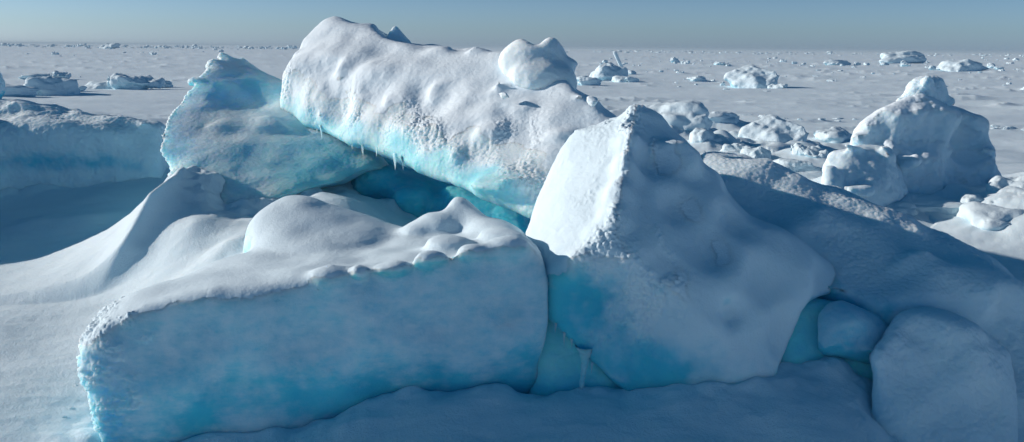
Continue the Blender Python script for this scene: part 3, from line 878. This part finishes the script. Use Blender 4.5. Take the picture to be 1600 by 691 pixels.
o = finish('ice_chunk', s, .06, 2, MAT_CAP, big=.12, mid=.04, frost=.0, seed=115, under=.3)
tag(o, 'large rounded snowy chunk leaning against the foot of the right hummock', 'ice chunk')

# ------------------------------------------------------------------ chunk kit
CHUNKS = []


def random_chunk(seed, flat=0.7, rounded=.06, snowy=True, n=14):
    r = np.random.default_rng(seed)
    pts = r.normal(size=(n, 3))
    pts /= np.linalg.norm(pts, axis=1)[:, None]
    pts *= np.array([1, .8, flat]) * r.uniform(.75, 1.05, (n, 1))
    pts[:, 2] = np.maximum(pts[:, 2] + .25, -.25)
    s = Solid().hull(pts, k=rounded)
    V, Q = s.mesh(.13, 2)
    N = normals(V, Q)
    V = V + N * (.2 * fbm(V, 1.4, 2, seed) + .09 * fbm(V, 3.6, 3, seed + 1, .5))[:, None]
    V[:, :2] -= (V[:, :2].max(0) + V[:, :2].min(0)) / 2
    V[:, :2] /= np.abs(V[:, :2]).max(0)
    V[:, 2] = (V[:, 2] - V[:, 2].min()) / (V[:, 2].max() - V[:, 2].min()) * 1.35 - .35
    N = normals(V, Q)
    return V, Q, N


def chunk(i, pos, size, rz, label, group=None, name='ice_chunk', cat='ice chunk', tilt=(0, 0), src={}):
    """size = half extents"""
    if i not in src:
        V, Q, N = random_chunk(200 + i, flat=(.55, .75, .95, .45)[i % 4], rounded=.03 + .035 * (i % 3), n=10 + i % 6)
        ice = .5 * sstep(.0, -.7, N[:, 2])
        me_o = to_mesh(name, V, Q, MAT_FAR, ice, loc=(0, 0, 0))
        src[i] = me_o
        o = me_o
    else:
        o = src[i].copy()
        col.objects.link(o)
        o.name = name
        if 'group' in o: del o['group']
    o.location = tuple(pos)
    o.scale = tuple(size)
    o.rotation_euler = (tilt[0], tilt[1], rz)
    tag(o, label, cat, group)
    return o


# ------------------------------------------------------------------ ground
CTRL = []
g = lambda u, v, d: CTRL.append(A(u, v, d))
gh = lambda u, v, h: CTRL.append(on(u, v, h))
# left foreground
for u, v, h in [(0, 691, -.25), (120, 680, -.25), (0, 600, -.12), (80, 560, -.05), (0, 500, 0.05), (100, 480, .12), (0, 430, .12), (60, 405, .16), (150, 440, .25), (180, 470, .2),
                (200, 640, -.25), (-300, 600, -.1), (-300, 450, .1), (240, 425, .5), (330, 395, .75), (100, 360, .2), (0, 350, .2), (60, 300, .42), (180, 300, .55), (-200, 320, .4), (0, 380, .14)]:
    gh(u, v, h)
# raised ground round the left slab and in the gully
for u, v, d in [(290, 300, 10.9), (360, 350, 10.2), (400, 345, 10.3), (470, 320, 10.7), (540, 312, 10.9), (300, 350, 9.9), (350, 375, 9.3)]:
    g(u, v, d)
for u, v, d in [(330, 292, 11.1), (370, 328, 10.8), (305, 285, 11.0), (440, 335, 10.7)]:
    g(u, v, d)
CTRL += [np.array(p, float) for p in [(-3.2, 14, .8), (-1.0, 14, .8), (0.8, 13, .7), (-.7, 10.5, .35), (-.3, 9.9, .2), (-1.1, 11.4, .55), (-.4, 11.4, .2), (.3, 9.3, .1), (-4.6, 13.5, .6), (1.6, 10.5, .5),
                                      (.2, 8.3, -.3), (.6, 8.0, -.3), (.2, 7.7, -.15), (-1.5, 8.6, .2), (-2.6, 7.6, 0), (-2, 7.6, -.2), (1.5, 8.2, 0)]]
# foreground drift
for u, v, h in [(440, 705, -.27), (320, 702, -.33), (220, 700, -.34), (560, 662, -.06), (680, 640, .06), (800, 634, .06), (890, 622, .06), (1000, 632, .06), (1120, 652, .04), (1200, 660, .02), (800, 691, -.08), (1000, 700, -.1), (600, 700, -.14), (1200, 700, -.15)]:
    gh(u, v, h)
for u, v, h in [(1270, 560, .10), (1225, 592, .04), (1330, 580, .10), (1290, 640, .05), (1400, 691, -.4), (1600, 691, -.6), (1650, 620, -.3)]:
    gh(u, v, h)
# right, behind the long slab
for u, v, h in [(1600, 440, .0), (1500, 380, .05), (1650, 380, .0), (1450, 345, .2), (1580, 330, .35), (1600, 290, .45), (1520, 300, .3), (1400, 330, .35), (1300, 300, .45), (1230, 265, .5), (1150, 250, .5), (1100, 225, .4), (1280, 215, .3), (1700, 310, .3)]:
    gh(u, v, h)
for k in range(36):
    a = 2 * math.pi * k / 36
    CTRL.append(np.array([30 * math.sin(a), 8 + 24 * math.cos(a), 0]))
for p in [(0, 0, -.2), (-3, 2, -.2), (3, 2, -.3), (0, 4.5, -.25), (-6, 5, -.2), (6, 5, -.3), (8, 9, 0), (-9, 9, .1), (-9, 14, .2), (0, 22, .1), (-8, 22, .1), (8, 22, .15), (4, 18, .3), (0, 17, .3)]:
    CTRL.append(np.array(p, float))
CTRL = np.array(CTRL)


def tps(r2):
    return 0.5 * r2 * np.log(r2 + 1e-9)


_n = len(CTRL)
_d2 = ((CTRL[:, None, :2] - CTRL[None, :, :2]) ** 2).sum(2)
_A = np.zeros((_n + 3, _n + 3))
_A[:_n, :_n] = tps(_d2) + np.eye(_n) * 0.06
_A[:_n, _n:] = np.c_[np.ones(_n), CTRL[:, :2]]
_A[_n:, :_n] = _A[:_n, _n:].T
_W = np.linalg.solve(_A, np.r_[CTRL[:, 2], 0, 0, 0])


def drift_ridge(x, y, pts, hs, wl, wr):
    """sharp-crested drift: gentle on its left side, steep on its right"""
    pts = np.array([p[:2] for p in pts])
    t = np.interp(y, pts[:, 1], np.arange(len(pts)))
    xs = np.interp(t, np.arange(len(pts)), pts[:, 0])
    for k in (-.35, .35):
        xs = xs + np.interp(t + k, np.arange(len(pts)), pts[:, 0])
    side = x - xs / 3
    h = np.interp(t, np.arange(len(pts)), hs) * sstep(pts[0, 1] - .6, pts[0, 1] + .1, y) * sstep(pts[-1, 1] + .9, pts[-1, 1], y)
    q = side / np.where(side > 0, wr, wl)
    return h * np.exp(-(np.sqrt(q * q + .004) - .063))


BUMPS = []
for (u, v, h, bh, bw) in [(1310, 300, .35, .22, .5), (1240, 245, .5, .3, .6), (1130, 230, .45, .3, .5), (1480, 330, .3, .16, .5), (1560, 345, .3, .2, .6), (1600, 320, .4, .3, .8), (1690, 300, .9, .75, 1.5), (1560, 300, .5, .2, .7), (1380, 315, .3, .15, .4), (1420, 345, .2, .16, .35),
                          (1340, 325, .2, .16, .35), (1640, 275, .4, .25, .8), (1060, 205, .4, .3, .7), (60, 345, .3, .12, .5), (130, 350, .3, .2, .6)]:
    q = on(u, v, h)
    BUMPS.append((q[0], q[1], bh, bw))


def height(x, y):
    r = np.hypot(x, y)
    z = np.zeros(len(x))
    m_ = np.hypot(x, y - 8) < 34
    xx, yy = x[m_], y[m_]
    acc = _W[_n] + _W[_n + 1] * xx + _W[_n + 2] * yy
    for k in range(_n):
        acc = acc + _W[k] * tps((xx - CTRL[k, 0]) ** 2 + (yy - CTRL[k, 1]) ** 2)
    z[m_] = acc * sstep(30, 18, np.hypot(xx, yy - 8))
    # crest running down from the leaning left slab
    pts = [at(296, 268, 11.2), at(270, 300, 10.6), at(238, 325, 10.3), at(190, 365, 9.9), at(140, 400, 9.7)]
    z += drift_ridge(x, y, pts[::-1], [0.0, .34, .48, .36, .16], .8, .22) * sstep(14, 12, y)
    P3 = np.c_[x, y, np.zeros(len(x))].astype(np.float32)
    z += .05 * fbm(P3, .55, 2, 301) * sstep(60, 20, r)
    # wind-carved snow over the plain
    Pw = np.c_[x * .10, y * .22, np.zeros(len(x))]
    z += .20 * fbm(Pw, 1.0, 5, 305, .5) * sstep(16, 30, r) * sstep(2500, 600, r)
    z += .5 * fbm(P3, .02, 3, 309) * sstep(40, 120, r)
    Pq = np.c_[x * .16 + y * .03, y * .34 - x * .05, np.zeros(len(x))] + .25 * fbm(P3, .15, 2, 319)[:, None]
    z += .24 * (1 - np.minimum(1, np.abs(gnoise(Pq, 321)) * 3.6)) ** 2 * sstep(-.05, .3, fbm(P3, .05, 2, 323)) * sstep(20, 32, r) * sstep(900, 200, r)
    for (bx, by, bh, bw) in BUMPS:
        z += bh * np.exp(-((x - bx) ** 2 + ((y - by) / .8) ** 2) / bw ** 2)
    Ps = np.c_[x * 1.1, y * 3.0, np.zeros(len(x))]
    z += .02 * fbm(Ps, 1.0, 3, 311) * sstep(60, 25, r)
    near = r < 24
    z[near] += (.004 * fbm(P3[near], 9, 3, 315)) + .003 * fbm(P3[near], 31, 2, 317) + .012 * fbm(np.c_[x[near] * 1.2, y[near] * 4.5, 0 * x[near]], 1.0, 3, 318)
    return z


def hit(u, v):
    """where the ground lies in direction (u, v), beyond the blocks"""
    r = ray(u, v)
    ds = np.geomspace(9, 3000, 900)
    P_ = CAM[None, :] + r[None, :] * (ds / r[1])[:, None]
    below = np.where(P_[:, 2] < height(P_[:, 0], P_[:, 1]))[0]
    k = below[0] if len(below) else len(ds) - 1
    return P_[k], ds[k]


# ------------------------------------------------------------------ middle-distance chunks (right of the pointed block)
mid = [
    (0, 1205, 236, 104, 58, 'smooth rounded snow block between the pointed block and the right hummock'),
    (1, 1050, 205, 130, 50, 'broad snowy chunk peeping over the top right of the pointed block'),
    (2, 1106, 232, 66, 34, 'small shaded round chunk just behind the pointed block'),
    (3, 1150, 247, 60, 26, 'low snow lump in front of the smooth rounded snow block'),
    (5, 1180, 250, 50, 24, 'little knobbly chunk below the smooth rounded snow block'),
    (6, 1120, 196, 80, 24, 'flat snowy chunk left of the smooth rounded snow block'),
    (7, 1262, 252, 60, 30, 'little chunk right of the smooth rounded snow block'),
    (9, 1310, 226, 80, 28, 'lump of snow at the left foot of the right hummock'),
    (4, 1240, 272, 80, 26, 'low snowy lump just above the upper edge of the long sloping slab'),
    (10, 1470, 330, 130, 30, 'long low snow lump in front of the right hummock'),
    (11, 1560, 350, 120, 34, 'wide snow lump near the right edge beyond the sloping slab'),
    (1, 1405, 334, 54, 24, 'small snow chunk just above the edge of the sloping slab'),
    (0, 1340, 318, 90, 26, 'snow lump below the large rounded chunk of the right hummock'),
    (8, 1590, 300, 90, 30, 'snow lump at the right edge beside the foot of the right hummock'),
    (2, 1530, 322, 60, 22, 'small snow lump between two wide lumps at the right'),
]
for i, u, v, w, h, lab in mid:
    p, d = hit(u, v)
    k_ = d / F_PX
    o = chunk(i, (p[0], p[1], p[2] - .03), (w * k_ / 2, w * k_ / 2 * .8, h * k_), random.uniform(-.5, .5), lab, name='snow_chunk')


th = np.r_[np.linspace(-180, -48, 45)[:-1], np.linspace(-48, -34, 60)[:-1], np.linspace(-34, 34, 960), np.linspace(34, 48, 60)[1:], np.linspace(48, 180, 45)[1:-1]]
th = np.radians(th)
r1 = 1 / np.linspace(1 / 4.6, 1 / 140, 1000)
rr = np.r_[np.linspace(.25, 4.6, 30)[:-1], r1, np.geomspace(140, 9000, 150)[1:]]
TH, RR = np.meshgrid(th, rr, indexing='ij')
gx, gy = (RR * np.sin(TH)).ravel(), (RR * np.cos(TH)).ravel()
gz = height(gx, gy)
nt_, nr_ = TH.shape
ii = np.arange(nt_)[:, None]
jj = np.arange(nr_ - 1)[None, :]
i2 = (ii + 1) % nt_
GQ = np.stack([ii * nr_ + jj, ii * nr_ + jj + 1, i2 * nr_ + jj + 1, i2 * nr_ + jj], 2).reshape(-1, 4)[:, ::-1]
# snow drifted up against the foot of everything large
kd_pts = []
for ob in list(col.objects):
    if ob.type == 'MESH' and len(ob.data.vertices) > 12000:
        co = np.empty(len(ob.data.vertices) * 3, np.float32)
        ob.data.vertices.foreach_get('co', co)
        co = co.reshape(-1, 3)[::7] + np.array(ob.location) + (np.array(ob.parent.location) if ob.parent else 0)
        hz_ = height(co[:, 0], co[:, 1])
        kd_pts.append(co[np.abs(co[:, 2] - hz_) < .10])
kd_pts = np.concatenate(kd_pts)
kd = mathutils.kdtree.KDTree(len(kd_pts))
for k, p in enumerate(kd_pts):
    kd.insert((p[0], p[1], 0), k)
kd.balance()
kc_pts = []
for ob in list(col.objects):
    if ob.name.startswith('snow_chunk'):
        for aa in np.linspace(0, 2 * math.pi, 14)[:-1]:
            ca, sa = math.cos(ob.rotation_euler[2]), math.sin(ob.rotation_euler[2])
            for f_ in (.45, .8):
                ex, ey = f_ * ob.scale[0] * math.cos(aa), f_ * ob.scale[1] * math.sin(aa)
                kc_pts.append((ob.location[0] + ca * ex - sa * ey, ob.location[1] + sa * ex + ca * ey, ob.scale[2]))
kc = mathutils.kdtree.KDTree(len(kc_pts))
for k, p in enumerate(kc_pts):
    kc.insert((p[0], p[1], 0), k)
kc.balance()
far_n = np.where((gy > 10) & (gy < 60) & (gx > 1) & (gx < 28))[0]
fd = [kc.find((gx[k], gy[k], 0)) for k in far_n]
fdist = np.array([f[2] for f in fd]); fh = np.array([kc_pts[f[1]][2] for f in fd])
gz[far_n] += .34 * fh * np.exp(-(fdist / (.25 + .9 * fh)) ** 1.3) * np.clip(.9 + 1.2 * fbm(np.c_[gx[far_n], gy[far_n], gz[far_n]], .9, 3, 337), .15, 2)
near = np.where((gy > 5.2) & (gy < 19) & (np.abs(gx) < 12))[0]
dist = np.array([kd.find((gx[k], gy[k], 0))[2] for k in near])
sk = .10 * np.exp(-np.sqrt((dist / .22) ** 2 + .05))
gz[near] += sk * (.8 + 2.2 * fbm(np.c_[gx[near], gy[near], gz[near]], 1.9, 3, 331))
V = np.c_[gx, gy, gz]
c0 = len(V)
ground = to_mesh('snow_ground', V, GQ, MAT_GROUND, np.zeros(len(V)), loc=(0, 0, 0))
tag(ground, kind='structure')


def gz_at(x, y):
    return float(height(np.array([x], float), np.array([y], float))[0])


GB = 'loose snow crumbs on the near drifts'
for u, v, w in [(112, 640, 9), (122, 628, 6), (100, 652, 6), (118, 604, 7), (60, 648, 5),
                (1640, 420, 12), (1500, 408, 10), (1560, 380, 9), (1360, 640, 8), (1250, 665, 9), (700, 655, 8), (930, 640, 7), (600, 668, 6)]:
    r_ = ray(u, v)
    ds = np.linspace(5, 13, 900)
    P_ = CAM[None, :] + r_[None, :] * (ds / r_[1])[:, None]
    below = np.where(P_[:, 2] < height(P_[:, 0], P_[:, 1]) + .0)[0]
    if not len(below):
        continue
    p, d = P_[below[0]], ds[below[0]]
    k_ = d / F_PX
    o = chunk(random.randrange(12), (p[0], p[1], p[2]), (w * k_ / 2, w * k_ / 2.5, w * k_ * .45), random.uniform(0, 6), 'tiny loose snow crumb lying on the near snow drifts', GB, name='snow_crumb', cat='snow crumb')

# ------------------------------------------------------------------ far field
def far(i, u, v, wpx, hpx, label, name='ice_chunk', cat='ice chunk', group=None, depth=1.0, rz=None, tilt=(0, 0)):
    p, d = hit(u, v)
    w, h = wpx * d / F_PX / 2, hpx * d / F_PX
    z = p[2]
    return chunk(i, (p[0], p[1], z - .02 - h * .02), (w, w * depth, h), rz if rz is not None else random.uniform(-.4, .4), label, group, name, cat, tilt)


far(5, 168, 139, 80, 15, 'left low end of the dark snow hummocks on the plain beside the leaning slab', 'snow_hummock', 'snow hummock', depth=.5, rz=.1)
far(7, 212, 140, 88, 26, 'tallest dark shaded snow hummock on the plain left of the leaning slab', 'snow_hummock', 'snow hummock', depth=.5, rz=.2)
far(1, 250, 137, 44, 12, 'small dark hummock touching the left edge of the leaning slab', 'snow_hummock', 'snow hummock', depth=.6, rz=.1)
far(10, 18, 150, 90, 22, 'dark snow hummock cut by the left edge of the plain', 'snow_hummock', 'snow hummock', depth=.5, rz=.1)
far(3, 78, 148, 90, 30, 'tall dark shaded snow hummock on the plain near the left edge', 'snow_hummock', 'snow hummock', depth=.5, rz=.15)
far(8, 112, 143, 50, 10, 'low tail of the dark hummocks near the left edge', 'snow_hummock', 'snow hummock', depth=.5, rz=.1)
far(6, 60, 124, 60, 10, 'pale low chunk behind the left dark hummock', depth=.8)
far(7, 96, 124, 30, 14, 'small bright chunk beside the pale low chunk on the left plain', depth=.8)
far(8, 172, 76, 36, 9, 'pale slab on the horizon ridge at the left', depth=.7)
far(0, 1172, 137, 82, 36, 'wedge shaped snowy block with bright left slope on the far plain', depth=.8)
far(1, 1405, 99, 76, 20, 'bright white hummock far away on the right plain', 'ice_hummock', 'ice hummock', depth=.6)
far(5, 1500, 111, 66, 19, 'rough grey hummock far away right of the bright white one', 'ice_hummock', 'ice hummock', depth=.6)
far(9, 1530, 110, 34, 9, 'low grey chunk at the right end of the rough grey hummock', depth=.6)
far(3, 950, 126, 60, 26, 'snowy chunk in the pile below the tilted ice stake', depth=.8)
far(10, 920, 134, 40, 16, 'left chunk of the pile beside the big slab', depth=.8)
far(11, 975, 128, 40, 10, 'right flat chunk of the pile below the tilted ice stake', depth=.8)
far(2, 1055, 98, 16, 9, 'lone small block on the far plain right of the tilted ice stake', depth=.8)
far(7, 1127, 102, 22, 6, 'lone flat dark block on the far plain', depth=.8)
far(4, 1310, 102, 50, 9, 'long broken hummock left of the bright white far hummock', 'ice_hummock', 'ice hummock', depth=.5)
far(6, 1090, 128, 30, 10, 'low chunk left of the wedge shaped snowy block', depth=.8)
far(8, 1215, 138, 30, 8, 'low dark chunk at the right foot of the wedge shaped block', depth=.8)
# tilted stake of ice
p = on(968, 106, 0)
d = p[1]
k_ = d / F_PX
s = Solid().hull([p + np.array([a, b, c]) * k_ for a, b, c in [(-11, 0, 24), (-5, 0, 24), (-11, 5, 23), (-5, 5, 23), (2, 0, -4), (9, 0, -4), (2, 5, -4), (9, 5, -4)]], k=.03)
o = finish('ice_stake', s, .12, 1, MAT_FAR, big=.05, mid=.03, frost=0, fine=0, seed=131, under=.2)
tag(o, 'thin tilted stake of ice standing up from the far plain', 'ice stake')

# scattered rubble: loose clusters drawn out along old ridges
GS = 'small ice chunks scattered over the far plain'
CL = [(950, 122, 45, 8, 12), (985, 100, 50, 4, 10), (1060, 97, 40, 4, 10), (1120, 101, 40, 4, 9), (1090, 128, 40, 6, 8), (1195, 134, 40, 6, 9), (1300, 101, 60, 6, 14), (1400, 97, 60, 5, 14), (1505, 106, 60, 8, 16), (1590, 112, 50, 6, 8),
      (1560, 93, 60, 3, 8), (1220, 97, 60, 4, 10), (1030, 112, 60, 5, 6), (70, 122, 50, 4, 6), (60, 84, 60, 3, 7), (250, 82, 80, 3, 10), (360, 80, 60, 3, 8), (160, 76, 60, 2, 8), (1320, 120, 90, 8, 6), (1570, 135, 60, 8, 5)]
for (cu, cv, su, sv, cn) in CL:
    for k in range(cn):
        u = random.gauss(cu, su * .6)
        v = random.gauss(cv, sv * .6)
        hz = 66 + .01 * u
        v = max(v, hz + 4)
        w = (3 + 13 * random.random() ** 2.5) * (.45 + (v - hz) / 45)
        far(random.randrange(12), u, v, w, w * random.uniform(.18, .5), 'small snowy ice chunk lying far out on the white plain', group=GS, depth=random.uniform(.5, 1))
for k in range(70):
    u = random.uniform(880, 1650)
    hz = 66 + .01 * u
    v = hz + 5 + 60 * random.random() ** 2
    w = (3 + 6 * random.random()) * (.5 + (v - hz) / 60)
    far(random.randrange(12), u, v, w, w * random.uniform(.12, .3), 'small snowy ice chunk lying far out on the white plain', group=GS, depth=random.uniform(.5, 1))
# broken snow crust along two cracks
GC = 'crust pieces along the crack in the plain'
for k in range(46):
    t = random.random()
    u = 1060 + 560 * t
    v = 176 + 28 * t + random.uniform(-2, 2)
    far(random.randrange(12), u, v, random.uniform(7, 20), random.uniform(2, 5), 'small white crust piece along the crack behind the right hummock', 'crust_piece', 'crust piece', GC, depth=.6)


# jumbled ridge along the horizon: one mass
def ridge(name, u0, u1, off0, dens, hmax, seed, label):
    r = random.Random(seed)
    VV, QQ, II = [], [], []
    base = 0
    for k in range(dens):
        u = r.uniform(u0, u1)
        v = 66 + .01 * u + off0 + r.uniform(0, 3.5)
        p = on(u, v, 0)
        V, Q, N = KIT[r.randrange(len(KIT))]
        sc = p[1] / F_PX
        cl = .35 + .65 * abs(math.sin(u * .021 + seed) * math.sin(u * .057 + 2 * seed))
        w, h = r.uniform(2, 12) * sc, r.uniform(.2, 1) ** 1.8 * hmax * cl * sc
        a = r.uniform(0, 6)
        x, y = V[:, 0] * math.cos(a) - V[:, 1] * math.sin(a), V[:, 0] * math.sin(a) + V[:, 1] * math.cos(a)
        z0 = gz_at(p[0], p[1])
        VV.append(np.c_[p[0] + x * w * .6, p[1] + y * w * .6, z0 + V[:, 2] * h * .7])
        QQ.append(Q + base)
        II.append(.5 * sstep(.1, -.6, N[:, 2]))
        base += len(V)
    o = to_mesh(name, np.concatenate(VV), np.concatenate(QQ), MAT_FAR, np.concatenate(II))
    tag(o, label, 'ice rubble', kind='stuff')


KIT = []
for q in range(6):
    pts = np.random.default_rng(900 + q).normal(size=(10, 3))
    pts /= np.linalg.norm(pts, axis=1)[:, None]
    pts[:, 2] = np.maximum(pts[:, 2] + .3, -.3)
    V, Q = Solid().hull(pts, k=.05).mesh(.35, 0)
    KIT.append((V, Q, normals(V, Q)))
ridge('horizon_rubble', -150, 480, 4.0, 520, 9, 5, 'jumbled line of broken ice along the left horizon')
ridge('distant_rubble', 860, 1750, 3.5, 380, 5, 6, 'thin line of broken ice along the right horizon')

# ------------------------------------------------------------------ thin frost haze over the plain
hm = bpy.data.materials.new('haze')
hm.use_nodes = True
hn = hm.node_tree
hn.nodes.clear()
ho = hn.nodes.new('ShaderNodeOutputMaterial')
hv = hn.nodes.new('ShaderNodeVolumePrincipled')
hv.inputs['Color'].default_value = (0.68, 0.88, 1.0, 1)
hv.inputs['Density'].default_value = 0.00035
hn.links.new(hv.outputs[0], ho.inputs['Volume'])
zlo = float(gz.min()) - 1.0
HV = np.array([(x, y, z) for z in (zlo, 6.0) for (x, y) in ((-9500, -9500), (9500, -9500), (9500, 9500), (-9500, 9500))], float)
HQ = np.array([(0, 3, 2, 1), (4, 5, 6, 7), (0, 1, 5, 4), (1, 2, 6, 5), (2, 3, 7, 6), (3, 0, 4, 7)])
hz_o = to_mesh('haze', HV, HQ, hm, loc=(0, 0, 0))
hz_o.data.polygons.foreach_set('use_smooth', np.zeros(6, bool))
tag(hz_o, kind='stuff')

# ------------------------------------------------------------------ render settings
cy = scene.cycles
cy.use_adaptive_sampling = True
cy.adaptive_threshold = 0.012
cy.use_denoising = True
cy.max_bounces = 8
cy.diffuse_bounces = 4
cy.glossy_bounces = 2
cy.transmission_bounces = 2
cy.caustics_reflective = False
cy.caustics_refractive = False
